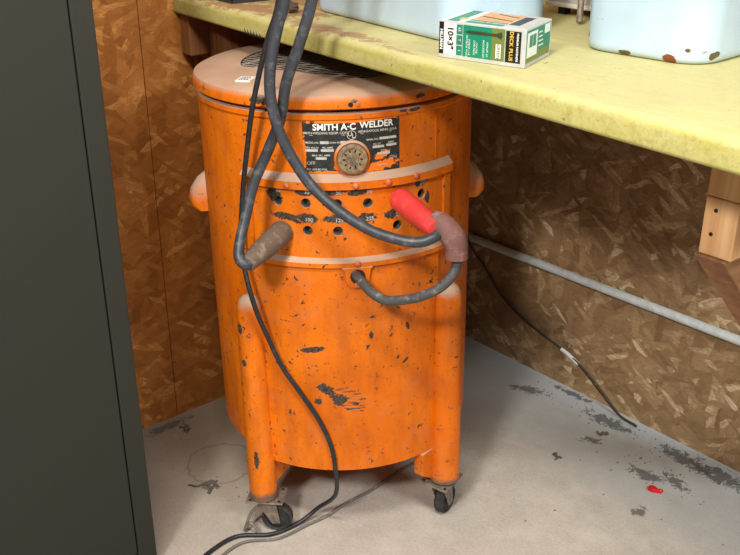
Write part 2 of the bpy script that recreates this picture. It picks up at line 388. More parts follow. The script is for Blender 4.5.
def tube(bm, pts, rad, n=14, cap=True):
    rad = rad if callable(rad) else (lambda t, r=rad: r)
    T = [(pts[min(i + 1, len(pts) - 1)] - pts[max(i - 1, 0)]).normalized() for i in range(len(pts))]
    up = Vector((0, 0, 1)) if abs(T[0].z) < .9 else Vector((1, 0, 0)); N = T[0].cross(up).normalized(); rings = []
    for i, p in enumerate(pts):
        N = (N - T[i] * N.dot(T[i])).normalized(); B = T[i].cross(N); r = rad(i / (len(pts) - 1))
        rings.append([bm.verts.new(p + (N * math.cos(2 * PI * k / n) + B * math.sin(2 * PI * k / n)) * r) for k in range(n)])
    for a, b in zip(rings, rings[1:]):
        for k in range(n): bm.faces.new((a[k], a[(k + 1) % n], b[(k + 1) % n], b[k]))
    if cap: bm.faces.new(rings[0][::-1]); bm.faces.new(rings[-1])
def frame(origin, zdir):
    z = Vector(zdir).normalized(); q = z.to_track_quat('Z', 'Y'); m = q.to_matrix().to_4x4(); m.translation = Vector(origin); return m
def text_mesh(s, size, bold=0.0, align='CENTER', sx=1.0):
    """outline of a word in the plane, as vertex / face lists"""
    c = D.curves.new('t', 'FONT'); c.body = s; c.size = size; c.align_x = align; c.align_y = 'CENTER'; c.offset = bold; c.resolution_u = 3
    o = D.objects.new('t', c); COL.objects.link(o)
    dg = bpy.context.evaluated_depsgraph_get(); me = D.meshes.new_from_object(o.evaluated_get(dg))
    V = [(v.co.x * sx, v.co.y) for v in me.vertices]; F = [tuple(p.vertices) for p in me.polygons]
    D.objects.remove(o); D.curves.remove(c); D.meshes.remove(me); return V, F
def put_text(bm, s, size, fn, **kw):
    V, F = text_mesh(s, size, **kw); vs = [bm.verts.new(Vector(fn(a, b))) for a, b in V]
    for f in F:
        try: bm.faces.new([vs[i] for i in f])
        except ValueError: pass
def boolean_cut(o, cutters):
    for cut in cutters:
        m = o.modifiers.new('cut', 'BOOLEAN'); m.operation = 'DIFFERENCE'; m.object = cut; m.solver = 'EXACT'
    bpy.context.view_layer.update()
    dg = bpy.context.evaluated_depsgraph_get(); me = D.meshes.new_from_object(o.evaluated_get(dg))
    o.modifiers.clear(); old = o.data; o.data = me; D.meshes.remove(old)

# ------------------------------------------------------------ the room
bm = bmesh.new(); box(bm, -0.15, 3.6, -3.6, 0.15, -0.1, 0.0); struct(link('floor', bm, M['concrete']))
bm = bmesh.new(); box(bm, -0.15, 3.6, 0.0, 0.12, 0.0, 2.5); struct(link('wall_back', bm, M['osb_back']))
bm = bmesh.new(); box(bm, -0.12, 0.0, -0.836, 0.0, 0.0, 2.5); box(bm, -0.12, 0.001, -3.6, -0.8385, 0.0, 2.5)
struct(link('wall_left', bm, M['osb_left']))

# workbench: skewed slab, front edge runs a little away from the wall to the right
def ey(x): return -0.755 - 0.0785 * x
BZ0, BZ1 = 0.950, 0.987
bench = empty('workbench', (0, 0, 0)); tag(bench, 'long wooden workbench with dusty yellow painted top above the orange welder', 'workbench')
iw = Matrix.Identity(4)
def inb(bm): bmesh.ops.transform(bm, matrix=iw, verts=bm.verts[:]); return bm
bm = bmesh.new(); BX = 1.48; sec = []
for i in range(7):
    a = rad(-90 - 90 * i / 6); sec.append((.006 + .006 * math.cos(a), BZ0 + .006 + .006 * math.sin(a)))
for i in range(9):
    a = rad(180 - 90 * i / 8); sec.append((.012 + .012 * math.cos(a), BZ1 - .012 + .012 * math.sin(a)))
A_ = [bm.verts.new((.001, ey(.001) + d, z)) for d, z in sec] + [bm.verts.new((.001, -.002, BZ1)), bm.verts.new((.001, -.002, BZ0))]
B_ = [bm.verts.new((BX, ey(BX) + d, z)) for d, z in sec] + [bm.verts.new((BX, -.002, BZ1)), bm.verts.new((BX, -.002, BZ0))]
bm.faces.new(A_); bm.faces.new(B_[::-1])
for i in range(len(A_)): bm.faces.new((A_[i], A_[(i + 1) % len(A_)], B_[(i + 1) % len(A_)], B_[i]))
top = link('worktop', inb(bm), M['bench'], bench, smooth=35)
# saw notches on lower edge of the worktop front
bm = bmesh.new()
for i in range(6):
    x = .305 + i * .011
    prism(bm, [(x, .9495), (x + .0045, .9495), (x - .001, .9495 + .011 - .0005 * i)], ey(x) - .0006, ey(x) + .004, lambda a, b, h: (a, h, b))
link('saw_notch', inb(bm), M['gap'], bench)
# bracket at the right: arm, cap piece and diagonal brace
bm = bmesh.new(); box(bm, 1.222, 1.268, -.700, -.004, .785, .862); arm = link('bracket_arm', inb(bm), M['pine_x'], bench, bevel=.002)
bm = bmesh.new(); box(bm, 1.222, 1.268, -.6995, -.004, .8625, .9495); link('bracket_cap', inb(bm), M['pine_x'], bench, bevel=.002)
bm = bmesh.new()
prism(bm, [(-.706, .784), (-.655, .784), (-.004, .19), (-.004, .09)], 1.218, 1.262, lambda a, b, h: (h, a, b)); link('brace', inb(bm), M['pine_y'], bench, bevel=.002)
for (x, y, z) in ((1.238, -.7005, .846), (1.236, -.7005, .814)):
    bm = bmesh.new(); lathe(bm, [(0, 0.0004), (.0026, .0004), (.0026, -.002)], 12, frame((x, y, z), (0, -1, 0))); link('nail', inb(bm), M['gap'], bench)
# framing lumber under the left end of the bench
bm = bmesh.new(); box(bm, .002, .040, -.745, -.004, .865, .9495); link('ledger', inb(bm), M['pine_dark'], bench, bevel=.002)
bm = bmesh.new(); box(bm, .042, .080, -.700, -.004, .790, .9495); link('joist', inb(bm), M['pine_dark'], bench, bevel=.002)
bm = bmesh.new(); box(bm, .09, 1.21, -.045, -.004, .86, .9495); link('rear_ledger', inb(bm), M['pine_dark'], bench, bevel=.002)

# conduit on the back wall
bm = bmesh.new(); tube(bm, [Vector((.02, -.013, .3085)), Vector((2.6, -.013, .327))], .0105, 20)
cd = tag(link('conduit', bm, M['steel'], smooth=40), 'galvanized metal conduit pipe running low along the back wall', 'pipe')
# thin old wire hanging against the back wall
wp = [(0.1543, -.010, 0.3473), (0.1832, -.029, 0.3039), (0.2314, -.016, 0.2465), (0.2905, -.012, 0.1846), (0.3648, -.010, 0.1416), (0.4522, -.010, 0.1174),
      (0.5093, -.010, 0.1032), (0.5688, -.012, 0.0825), (0.6351, -.015, 0.0434), (0.7, -.020, 0.008), (.757, -.026, .0045)]
wire = empty('hanging_wire', (.5093, 0, 0)); tag(wire, 'thin dark cable sagging down the back wall to the floor, pale tape on it', 'cable')
sh = Vector((-.5093, 0, 0))
bm = bmesh.new(); tube(bm, [p + sh for p in catmull(wp, 8)], .0033, 10); link('wire', bm, M['wire_brown'], wire, smooth=60)
bm = bmesh.new(); tube(bm, [p + sh + Vector((.002, -.004, .005 - .003 * math.sin(i * .2))) for i, p in enumerate(catmull(wp[1:-1], 8))], .0024, 10); link('strand', bm, M['wire_brown'], wire, smooth=60)
bm = bmesh.new(); tube(bm, [Vector(p) + sh for p in catmull([(.508, -.013, .106), (.535, -.013, .098), (.565, -.0145, .0865)], 4)], .0050, 12); link('tape_wrap', bm, M['sticker'], wire, smooth=60)

# ------------------------------------------------------------ cabinet
cab = empty('metal_cabinet', (.225, -1.57, 0)); tag(cab, 'dark grey metal cabinet with one door seam at the left edge of the photo', 'cabinet')
ic = Matrix.Translation((-.225, 1.57, 0))
def inc(bm): bmesh.ops.transform(bm, matrix=ic, verts=bm.verts[:]); return bm
bm = bmesh.new(); box(bm, .004, .436, -2.03, -1.133, 0, 1.245); link('carcass', inc(bm), M['cabinet'], cab, bevel=.003)
bm = bmesh.new(); box(bm, .4365, .4500, -1.1690, -1.133, 0, 1.245); link('face_frame', inc(bm), M['cabinet'], cab, bevel=.002)
bm = bmesh.new(); box(bm, .4365, .4500, -2.03, -1.1715, .05, 1.215); link('door', inc(bm), M['cabinet'], cab, bevel=.002)
bm = bmesh.new(); box(bm, .4362, .4375, -1.172, -1.1685, .02, 1.24); link('door_gap', inc(bm), M['gap'], cab)

# ------------------------------------------------------------ the welder (built in its own upright frame, then set leaning slightly)
ax = Vector((-0.7647, 0.6444, 0)).normalized(); TM = Matrix.Rotation(-.0166, 4, ax)
base = Vector((.430, -.660, .5)) + (TM @ Vector((0, 0, -.5)))
TW = Matrix.Translation(base) @ TM
welder = empty('arc_welder'); welder.matrix_world = TW
tag(welder, 'large round orange arc welder on casters under the yellow workbench, worn paint and nameplate', 'welder')
RB = .254
def P(az, r, z): a = math.radians(az); return Vector((r * math.cos(a), r * math.sin(a), z))
def S(s, r, z): a = AZ0 + s / .256; return Vector((r * math.cos(a), r * math.sin(a), z))
def rad(d): return math.radians(d)
DA = rad(360) / 160
def band(name, prof, a0, a1, mat, bevel=0.0, parent=None):
    bm = bmesh.new(); lathe_closed(bm, prof, max(6, int((a1 - a0) / 1.5)), None, rad(a0), rad(a1))
    return link(name, bm, mat, parent or welder, smooth=35, bevel=bevel)

SOCK = [(-61.8, .7172), (-50.4, .7165), (-38.5, .7155), (-26.8, .714), (-15.2, .7190), (-3.8, .7150), (-61.3, .6665), (-50.1, .6672), (-38.5, .6665), (-26.8, .6665), (-14.9, .6672)]
cutters = []
for az, z in SOCK:
    bm = bmesh.new(); prof = [(.0088, -.03), (.0088, .02)]
    rr = lathe(bm, prof, 20, frame(P(az, RB, z), P(az, 1, 0))); bm.faces.new([r[0] for r in rr][::-1]); bm.faces.new([r[1] for r in rr])
    bmesh.ops.recalc_face_normals(bm, faces=bm.faces[:])
    c = link('cutter', bm, M['gap']); c.parent = welder; cutters.append(c)
bpy.context.view_layer.update()
# body shell: solid drum with rolled bead under the lid
bm = bmesh.new()
prof = [(0, .186), (RB - .012, .186), (RB, .192), (RB, .856), (RB + .003, .860), (RB + .003, .868), (RB - .012, .8695), (RB - .012, .8755), (RB - .03, .8755), (RB - .03, .83), (0, .83)]
lathe(bm, prof, 160); bmesh.ops.remove_doubles(bm, verts=bm.verts[:], dist=1e-6)
body = link('body', bm, M['orange_body'], welder)
bpy.context.view_layer.update(); boolean_cut(body, cutters)
for p in body.data.polygons: p.use_smooth = True
body.data.set_sharp_from_angle(angle=rad(35))
jp = band('jack_panel', [(RB + .0002, .612), (RB + .002, .612), (RB + .002, .7425), (RB + .0002, .7425)], -73.2, 7.4, M['orange_jack'])
boolean_cut(jp, cutters)
for c in cutters: D.objects.remove(c, do_unlink=True)
for az, z in SOCK:
    bm = bmesh.new(); m = frame(P(az, RB, z), P(az, 1, 0))
    lathe(bm, [(0, -.018), (.0066, -.018), (.0074, -.001), (.0086, -.001), (.0086, -.025), (0, -.025)], 20, m)
    link('socket', bm, M['socket_metal'], welder, smooth=40)
# front skirt panel
band('skirt_panel', [(RB + .0002, .179), (RB + .006, .179), (RB + .006, .601), (RB + .0002, .601)], -79.0, 4.9, M['orange_skirt'])
# raised frame around the jack panel
band('upper_flange', [(RB + .0002, .7425), (RB + .011, .7425), (RB + .011, .7560), (RB + .0002, .7680)], -77.2, 11.9, M['orange'])
band('lower_flange', [(RB + .0002, .602), (RB + .012, .602), (RB + .012, .6105), (RB + .0002, .6185)], -77.0, 11.4, M['orange'])
band('side_flange', [(RB + .0002, .6187), (RB + .007, .6187), (RB + .007, .7423), (RB + .0002, .7423)], -77.0, -73.4, M['orange'])
band('side_flange', [(RB + .0002, .6187), (RB + .007, .6187), (RB + .007, .7423), (RB + .0002, .7423)], 7.6, 11.4, M['orange'])
# vertical crease on the side sheet
band('seam_strip', [(RB + .0002, .769), (RB + .0015, .769), (RB + .0015, .855), (RB + .0002, .855)], 3.4, 4.2, M['orange'])
# cable outlet tab with its hole
hs, hz = .0025, .5850
poly = [(-.024, .6018), (-.020, .597)] + [(hs + .0205 * math.cos(a), hz - .002 + .0205 * math.sin(a)) for a in [rad(180 + i * 15) for i in range(13)]] + [(.025, .597), (.029, .6018)]
bm = bmesh.new(); prism(bm, poly, RB + .0062, RB + .0135, lambda a, b, h: S(a, h, b)); link('outlet_tab', bm, M['orange'], welder, bevel=.001)
bm = bmesh.new(); lathe(bm, [(.0085, -.004), (.0085, .0012), (.0125, .0012), (.0135, -.002)], 24, frame(S(hs, RB + .0140, hz), S(hs, 1, 0))); link('outlet_ring', bm, M['black_hole'], welder, smooth=40)
bm = bmesh.new(); lathe(bm, [(0, .0006), (.0088, .0006)], 24, frame(S(hs, RB + .0138, hz), S(hs, 1, 0))); link('outlet_hole', bm, M['gap'], welder)
# bolts
for s, z in ((.003, .7488), (.058, .7500), (.1090, .7530), (-.110, .7490), (.003, .6085), (.0005, .5695)):
    bm = bmesh.new(); r0 = RB + .0112 if z > .62 else (RB + .0122 if z > .6 else RB + .0137)
    lathe(bm, [(.0056, -.0004), (.0056, .0014), (.0040, .0030), (0, .0034)], 14, frame(S(s, r0, z), S(s, 1, 0))); link('bolt', bm, M['bolt'], welder, smooth=50)
# lid: rim, dusty crown with an opening at the back, expanded-metal grille in it
LZ = .876; chord = [Vector((-.0720, -.1560)), Vector((.1320, -.0790))]
cdv = (chord[1] - chord[0]).normalized(); cn = Vector((-cdv.y, cdv.x))      # cn points to the rear, open side
bm = bmesh.new()
rimp = [(RB + .0035, LZ), (RB + .0065, LZ + .002), (RB + .0065, LZ + .015), (RB + .003, LZ + .022), (RB - .008, LZ + .027), (RB - .04, LZ + .0295), (.172, LZ + .0305)]
lathe(bm, [(RB - .018, LZ + .0005)] + rimp, 160); 
def inside_front(p): return (p - chord[0]).dot(cn) < 0
inner = []
N = 160; rg = [(.172 * math.cos(2 * PI * i / N), .172 * math.sin(2 * PI * i / N)) for i in range(N)]
front = [q for q in rg if inside_front(Vector(q))]
# order the arc so that it is continuous
st = next(i for i in range(N) if inside_front(Vector(rg[i])) and not inside_front(Vector(rg[i - 1])))
arc = []
i = st
while inside_front(Vector(rg[i % N])): arc.append(rg[i % N]); i += 1
vs = [bm.verts.new((x, y, LZ + .0305)) for x, y in arc]; bm.faces.new(vs)
# turned-down lip of the opening
lo = [bm.verts.new((v.co.x, v.co.y, LZ + .018)) for v in (vs[0], vs[-1])]
bm.faces.new((vs[0], vs[-1], lo[1], lo[0]))
lid = link('lid', bm, M['orange_lid'], welder, smooth=35)
bm = bmesh.new()                                                         # grille: rows of stretched hexagons
hx, hy, wz, tr = .0230, .0105, LZ + .0285, .0011
ed = set()
def hexv(i, j): return (i, j)
def okp(p): return p.length < .171 and (p - chord[0]).dot(cn) > .001
pts = {}
for r in range(-2, 34):
    for c in range(-12, 13):
        ox = c * hx * 1.5; oy = (r + (.5 if c % 2 else 0)) * hy * 1.5
        cc = chord[0] + cdv * (ox + .11) + cn * oy
        hex6 = [cc + cdv * (hx * .5 * a) + cn * (hy * .75 * b) for a, b in ((2, 0), (1, 1), (-1, 1), (-2, 0), (-1, -1), (1, -1))]
        for k in range(6):
            a, b = hex6[k], hex6[(k + 1) % 6]
            key = tuple(sorted(((round(a.x, 4), round(a.y, 4)), (round(b.x, 4), round(b.y, 4)))))
            if key in ed or not (okp(a) or okp(b)): continue
            ed.add(key)
            if not okp(a): a, b = b, a
            if not okp(b):
                f0, f1 = 0.0, 1.0
                for _ in range(8):
                    fm = (f0 + f1) / 2
                    if okp(a.lerp(b, fm)): f0 = fm
                    else: f1 = fm
                b = a.lerp(b, f0)
                if f0 < .05: continue
            tube(bm, [Vector((a.x, a.y, wz)), Vector((b.x, b.y, wz))], tr, 5, False)
link('vent_grille', bm, M['mesh_wire'], welder)
bm = bmesh.new(); lathe(bm, [(0, .8315), (RB - .032, .8315)], 48); link('void_disc', bm, M['gap'], welder)  # black disc paints the dark void seen through the grille
bm = bmesh.new(); lathe(bm, [(.0042, .0004), (0, .0004)], 16, frame(P(-32.6, RB + .0066, LZ + .0085), P(-32.6, 1, 0))); link('lid_hole', bm, M['gap'], welder)
for az in (-90, -72): 
    bm = bmesh.new(); lathe(bm, [(.0038, 0), (.0034, .0016), (0, .002)], 12, frame(P(az + 60, RB + .0064, LZ + .0085), P(az + 60, 1, 0))); link('rivet', bm, M['bolt'], welder, smooth=50)
# sticker on the lid
bm = bmesh.new(); st_m = Matrix.Translation((.0235, -.2100, LZ + .0305)) @ Matrix.Rotation(rad(38), 4, 'Z')
box(bm, -.013, .013, -.017, .017, -.002, .0006, st_m); stk = link('sticker', bm, M['sticker'], welder)
bm = bmesh.new()
for j in range(4):
    x = -.009
    while x < .006:
        w = random.choice((.002, .003, .004)); box(bm, x, x + w, -.012 + j * .007, -.0085 + j * .007, .0006, .0008, st_m); x += w + .0015
link('sticker_print', bm, M['dark_ink'], stk)

# nameplate
plate = band('nameplate', [(RB + .0001, .7690), (RB + .0011, .7690), (RB + .0011, .8590), (RB + .0001, .8590)], -50.5, -13.9, M['nameplate'])
RP = RB + .0016
def on_plate(s0, z0, sx=1.0): return lambda a, b: S(s0 + a * sx, RP, z0 + b)
bm = bmesh.new()
put_text(bm, 'SMITH A·C', .0150, on_plate(-.0290, .8470), bold=.00035, sx=1.0)
put_text(bm, 'WELDER', .0150, on_plate(.0415, .8485), bold=.00035, sx=.98)
link('plate_title', bm, M['white_ink'], plate)
bm = bmesh.new()
put_text(bm, 'SMITH-WELDING EQUIP. CORP.', .0054, on_plate(-.0430, .8375), bold=.00012)
put_text(bm, 'MINNEAPOLIS, MINN. U.S.A.', .0054, on_plate(.0440, .8380), bold=.00012)
put_text(bm, 'OFF', .0082, on_plate(-.0690, .7865)); put_text(bm, 'ON', .0082, on_plate(.0700, .7900))
for s_, a, z_ in (('MODEL NO.', -.066, .8215), ('CONN. NO.', -.029, .8215), ('SERIAL NO.', .034, .8235), ('PRI. VOLTS', -.066, .8130), ('PRI. AMPS', -.041, .8130),
                  ('MAX. SEC. AMPS', -.052, .8000), ('PH. CY.', .042, .8150), ('AMPS', .066, .8160), ('K.V.A.', .054, .8030), ('PAT. APPLIED FOR', -.060, .7760), ('PAT. PEND.', .052, .7790)):
    put_text(bm, s_, .0042, on_plate(a, z_), bold=.0001)
link('plate_text', bm, M['grey_ink'], plate)
def pr(a0, a1, z0, z1):
    bm = bmesh.new(); prism(bm, [(a0, z0), (a1, z0), (a1, z1), (a0, z1)], RP - .0004, RP, lambda a, b, h: S(a, h, b)); link('plate_box', bm, M['grey_ink'], plate)
for q in ((-.053, -.039, .8195, .8240), (-.019, -.011, .8195, .8240), (.046, .076, .8220, .8262), (-.078, -.057, .8065, .8105), (-.052, -.031, .8065, .8105), (-.061, -.043, .7930, .7970),
          (.034, .054, .8085, .8125), (.058, .076, .8095, .8135), (.042, .064, .7965, .8005), (-.07, -.012, .8335, .8342), (.014, .068, .8342, .8349)): pr(*q)
# certification mark: two letters in a ring
bm = bmesh.new(); m = frame(S(-.001, RP, .8335), S(-.001, 1, 0)); lathe(bm, [(.0088, 0), (.0088, .0005), (0, .0005)], 28, m); link('mark_disc', bm, M['card_black'], plate)
bm = bmesh.new(); lathe(bm, [(.0078, .0006), (.0078, .0010), (.0068, .0010), (.0068, .0006)], 32, m)
put_text(bm, 'U', .0105, lambda a, b: S(-.0036 + a, RP + .001, .8350 + b), bold=.0002); put_text(bm, 'L', .0105, lambda a, b: S(.0020 + a, RP + .001, .8318 + b), bold=.0002)
link('mark_ring', bm, M['grey_ink'], plate)
for a, z_ in ((-.078, .855), (.078, .855), (-.078, .773), (.078, .776)):
    bm = bmesh.new(); lathe(bm, [(.0016, 0), (.0012, .0008), (0, .001)], 10, frame(S(a, RB + .0011, z_), S(a, 1, 0))); link('plate_rivet', bm, M['socket_metal'], plate, smooth=50)
# switch knob with bezel
km = frame(S(-.001, RB + .001, .7950), S(-.001, 1, 0))
bm = bmesh.new(); lathe(bm, [(.0300, -.001), (.0300, .004), (.0270, .007), (.0250, .004), (.0240, .001)], 40, km); bez = link('knob_bezel', bm, M['orange'], welder, smooth=35)
bm = bmesh.new(); lathe(bm, [(.0255, -.001), (.0255, .010), (.0240, .0125), (.0195, .0125), (.0185, .0105), (.0100, .0105), (.0090, .0125), (0, .0125)], 40, km)
knob = link('knob', bm, M['dial'], welder, smooth=30)
bm = bmesh.new(); box(bm, -.0025, .0025, -.009, .009, .0120, .0190, km @ Matrix.Rotation(rad(25), 4, 'Z')); link('knob_grip', bm, M['socket_metal'], knob, bevel=.001)
bm = bmesh.new()
for i in range(10):
    a = 2 * PI * i / 10; box(bm, .0125, .0165, -.0012, .0012, .0100, .0112, km @ Matrix.Rotation(a, 4, 'Z'))
link('knob_mark', bm, M['card_black'], knob)
# worn white digits above the sockets
for i, (az, z) in enumerate(SOCK):
    w = ('22', '35', '50', '75', '200', '250', '30', '100', '125', '225', '275')[i]
    if w in ('30',): continue
    s = (rad(az) - AZ0) * .256
    bm = bmesh.new(); put_text(bm, w, .0095, (lambda s0, z0: (lambda a, b: S(s0 + a, RB + .0024, z0 + b)))(s + .003, z + .0195), bold=.0002); link('socket_digits', bm, M['grey_ink'], jp)
# lifting handles on both sides
for az in (-124.0, 56.0):
    bm = bmesh.new(); zc = .660
    prof = [(.245, .048), (.254, .046), (.270, .034), (.284, .014), (.289, -.002), (.288, -.014), (.280, -.023), (.245, -.024)]
    e = Vector((-math.sin(rad(az)), math.cos(rad(az)), 0)); er = P(az, 1, 0)
    secs = []
    for k in range(13):
        h = -.035 + .070 * k / 12; sc = max(.12, (1 - (h / .0365) ** 2)) ** .5
        secs.append([bm.verts.new(er * (.245 + (a - .245) * (.35 + .65 * sc)) + e * h + Vector((0, 0, zc - .024 + (b + .024) * sc))) for a, b in prof])
    for A2, B2 in zip(secs, secs[1:]):
        for k in range(len(prof)): bm.faces.new((A2[k], A2[(k + 1) % len(prof)], B2[(k + 1) % len(prof)], B2[k]))
    bm.faces.new(secs[0]); bm.faces.new(secs[-1][::-1])
    link('side_handle', bm, M['orange_handle'], welder, smooth=60)

# legs: round-topped posts, gusset to the underside, caster plate
LEGS = [(-77.0, .090), (9.6, .098), (102.0, .100), (-171.0, .100)]
for i, (az, zb) in enumerate(LEGS):
    bm = bmesh.new(); m = Matrix.Translation(P(az, .2655, 0))
    prof = [(0, zb), (.0275, zb), (.0275, .16), (.0255, .44), (.0245, .496), (.0225, .510), (.0180, .521), (.0110, .528), (0, .530)]
    if i == 1: prof = [(r * 1.12, z) for r, z in prof]
    lathe(bm, prof, 32, m); bmesh.ops.remove_doubles(bm, verts=bm.verts[:], dist=1e-6)
    leg = link('leg', bm, M['orange_leg'], welder, smooth=50)
    bm = bmesh.new(); e = Vector((-math.sin(rad(az)), math.cos(rad(az)), 0)); er = P(az, 1, 0)
    prism(bm, [(.262, .112), (.205, .128), (.02, .150), (.02, .184), (.262, .184)], -.018, .018, lambda a, b, h: er * a + e * h + Vector((0, 0, b)))
    if i < 2:
        d0, d1 = ((-.020, .012), (-.062, .016))[i]
        bm2 = bmesh.new(); prism(bm2, [(d0, .150), (d0, .128), (-.014, .094), (d1, .104), (d1, .1795), (d0, .1785)], .236, (.2525, .2585)[i], lambda a, b, h: er * h + e * a + Vector((0, 0, b)))
        link('gusset', bm2, M['orange_leg'], leg, bevel=.0015)
    link('crossbeam', bm, M['orange_leg'], leg, bevel=.002)

# casters: plate, fork, wheel, built standing on the floor (world up), one under each leg
inv = TW.inverted()
for i, (az, zb) in enumerate(LEGS):
    foot = TW @ P(az, .258, zb); fz = foot.z; cx, cy = foot.x, foot.y
    yaw = rad((45, 108, 10, 40)[i])
    tilt = Matrix.Rotation(rad((-7, 5, 0, 0)[i]), 4, 'X')
    m = Matrix.Translation((cx, cy, 0)) @ Matrix.Rotation(yaw, 4, 'Z')
    mp = Matrix.Translation((cx, cy, fz - .008)) @ Matrix.Rotation(yaw, 4, 'Z') @ tilt
    cas = empty('caster'); cas.parent = welder; cas.matrix_parent_inverse = Matrix.Identity(4)
    def cl(name, bm, mat, **kw):
        bmesh.ops.transform(bm, matrix=inv, verts=bm.verts[:]); return link(name, bm, mat, cas, **kw)
    bm = bmesh.new(); box(bm, -.037, .037, -.032, .032, -.0018, .0018, mp); cl('mounting_plate', bm, M['dirty_steel'], bevel=.0006)
    for sx in (-1, 1):
        for sy in (-1, 1):
            bm = bmesh.new(); lathe(bm, [(.0036, .0021), (0, .0021)], 10, mp @ Matrix.Translation((sx * .029, sy * .024, 0))); cl('bolt_hole', bm, M['gap'])
    bm = bmesh.new(); lathe(bm, [(.0, fz + .001), (.0215, fz + .001), (.0200, fz - .009), (.0, fz - .009)], 24, Matrix.Translation((cx, cy, 0))); cl('swivel_cap', bm, M['dirty_steel'], smooth=40)
    wr = .031; wm = m @ Matrix.Translation((.020, 0, wr))
    bm = bmesh.new(); ra = Matrix.Rotation(rad(90), 4, 'X')
    lathe(bm, [(0, -.008), (.012, -.009), (.024, -.007), (.026, -.010), (wr - .004, -.011), (wr, -.007), (wr, .007), (wr - .004, .011), (.026, .010), (.024, .007), (.012, .009), (0, .008)], 36, wm @ ra)
    cl('wheel', bm, M['wheel'], smooth=40)
    bm = bmesh.new()
    for s in (-1, 1):
        prism(bm, [(-.022, fz - .010), (.020, fz - .010), (.028, .024), (.012, .022)], s * .0135, s * .0155, lambda a, b, h: m @ Vector((a, h, b)))
    box(bm, -.022, .020, -.0155, .0155, fz - .0120, fz - .0098, m); cl('fork', bm, M['dirty_steel'], bevel=.0005)
    bm = bmesh.new(); tube(bm, [m @ Vector((.020, -.018, wr)), m @ Vector((.020, .018, wr))], .004, 12); cl('axle', bm, M['dirty_steel'], smooth=40)
    if i == 0:   # bent loop of the brake pedal
        lp = catmull([(cx + .000, cy - .020, .064), (cx - .010, cy - .034, .045), (cx - .014, cy - .048, .008), (cx - .004, cy - .040, .030), (cx + .012, cy - .030, .010)], 6)
        bm = bmesh.new(); tube(bm, lp, .0030, 8); cl('brake_pedal', bm, M['dirty_steel'], smooth=50)

# ------------------------------------------------------------ cables and plugs
def lead_thing(name, label, pts, r, mat, cat='cable'):
    b = Vector(pts[-1]); o = empty(name, (b.x, b.y, b.z)); tag(o, label, cat)
    bm = bmesh.new(); tube(bm, [p - b for p in catmull(pts, 10)], r, 18); link('cable', bm, mat, o, smooth=60); return o, b
B = [(.668, -.900, 1.52), (.655, -.905, 1.25), (0.6381, -0.9183, 1.0708), (0.627, -0.9272, 1.0205), (0.6206, -0.9379, 0.9695), (0.6172, -0.94, 0.9208), (0.6233, -0.9355, 0.8746), (0.6341, -0.9207, 0.8264), (0.658, -0.8993, 0.7753), (0.699, -0.8759, 0.7376), (0.743, -0.8467, 0.7094), (0.7807, -0.8166, 0.6962), (0.8049, -0.7961, 0.695), (0.8169, -0.7780, 0.7017), (0.8155, -0.762, 0.7061)]
Cc = [(.745, -.872, 1.52), (.712, -.880, 1.25), (0.6677, -0.8896, 1.0714), (0.6475, -0.9029, 0.9957), (0.6235, -0.9134, 0.9329), (0.6056, -0.9144, 0.8743), (0.5848, -0.9260, 0.8204), (0.5723, -0.9486, 0.7657), (0.5753, -0.9691, 0.7163), (0.5825, -0.988, 0.6766), (0.5945, -0.999, 0.6555), (0.6040, -0.993, 0.6440), (.600, -.980, .6462)]
D_ = [(0.630, -0.7965, 0.5905), (0.6498, -0.8022, 0.5897), (0.6858, -0.8163, 0.5902), (0.7169, -0.8226, 0.5846), (0.7436, -0.8147, 0.5772), (0.7713, -0.8018, 0.5833), (0.8033, -0.7873, 0.5978), (0.8251, -0.7664, 0.6153), (0.8342, -0.7493, 0.6364), (0.8354, -0.7426, 0.6559), (0.8322, -0.7426, 0.672)]
o, b = lead_thing('welding_cable', 'thick black welding cable curving across the welder front into the red plug', B, .0088, M['cable_black'])
# red plug body (tapered, fluted)
r0, r1 = Vector((0.6590, -0.7230, 0.7195)), Vector((0.8130, -0.7685, 0.7120))
bm = bmesh.new(); ln = (r1 - r0).length
lathe(bm, [(0, 0), (.0050, 0), (.0050, .022), (.0175, .0225), (.0196, .028), (.0202, .045), (.0194, .085), (.0176, .125), (.0162, ln - .006), (.0140, ln), (0, ln)], 28, Matrix.Translation(-b) @ frame(r0, r1 - r0))
link('plug', bm, M['red'], o, smooth=45)
o, b = lead_thing('work_lead', 'short grey cable looping from the round outlet tab to the mauve rubber sleeve', D_, .0082, M['cable_dusty'])
sl = catmull([(0.795, -0.7600, 0.7260), (0.8120, -0.7550, 0.7180), (0.8285, -0.7490, 0.7010), (0.8340, -0.7440, 0.6830), (.8345, -.7428, .664)], 6)
bm = bmesh.new(); tube(bm, [p - b for p in sl], lambda t: .0120 + .0085 * math.sin(min(1, t * 1.25) * PI * .72), 20); link('rubber_sleeve', bm, M['sleeve'], o, smooth=60)
o, b = lead_thing('welding_cable', 'thick black welding cable hanging down to the brown plug at the left', Cc, .0088, M['cable_black'])
p0, p1 = Vector((0.546, -0.8640, 0.6640)), Vector((0.6025, -0.9895, 0.6440))
ln = (p1 - p0).length
bm = bmesh.new(); lathe(bm, [(0, 0), (.0050, 0), (.0050, .018), (.0180, .0185), (.0208, .024), (.0205, .060), (.0180, .100), (.0145, ln - .004), (.0120, ln), (0, ln)], 24, Matrix.Translation(-b) @ frame(p0, p1 - p0))
link('plug', bm, M['rubber_brown'], o, smooth=45)

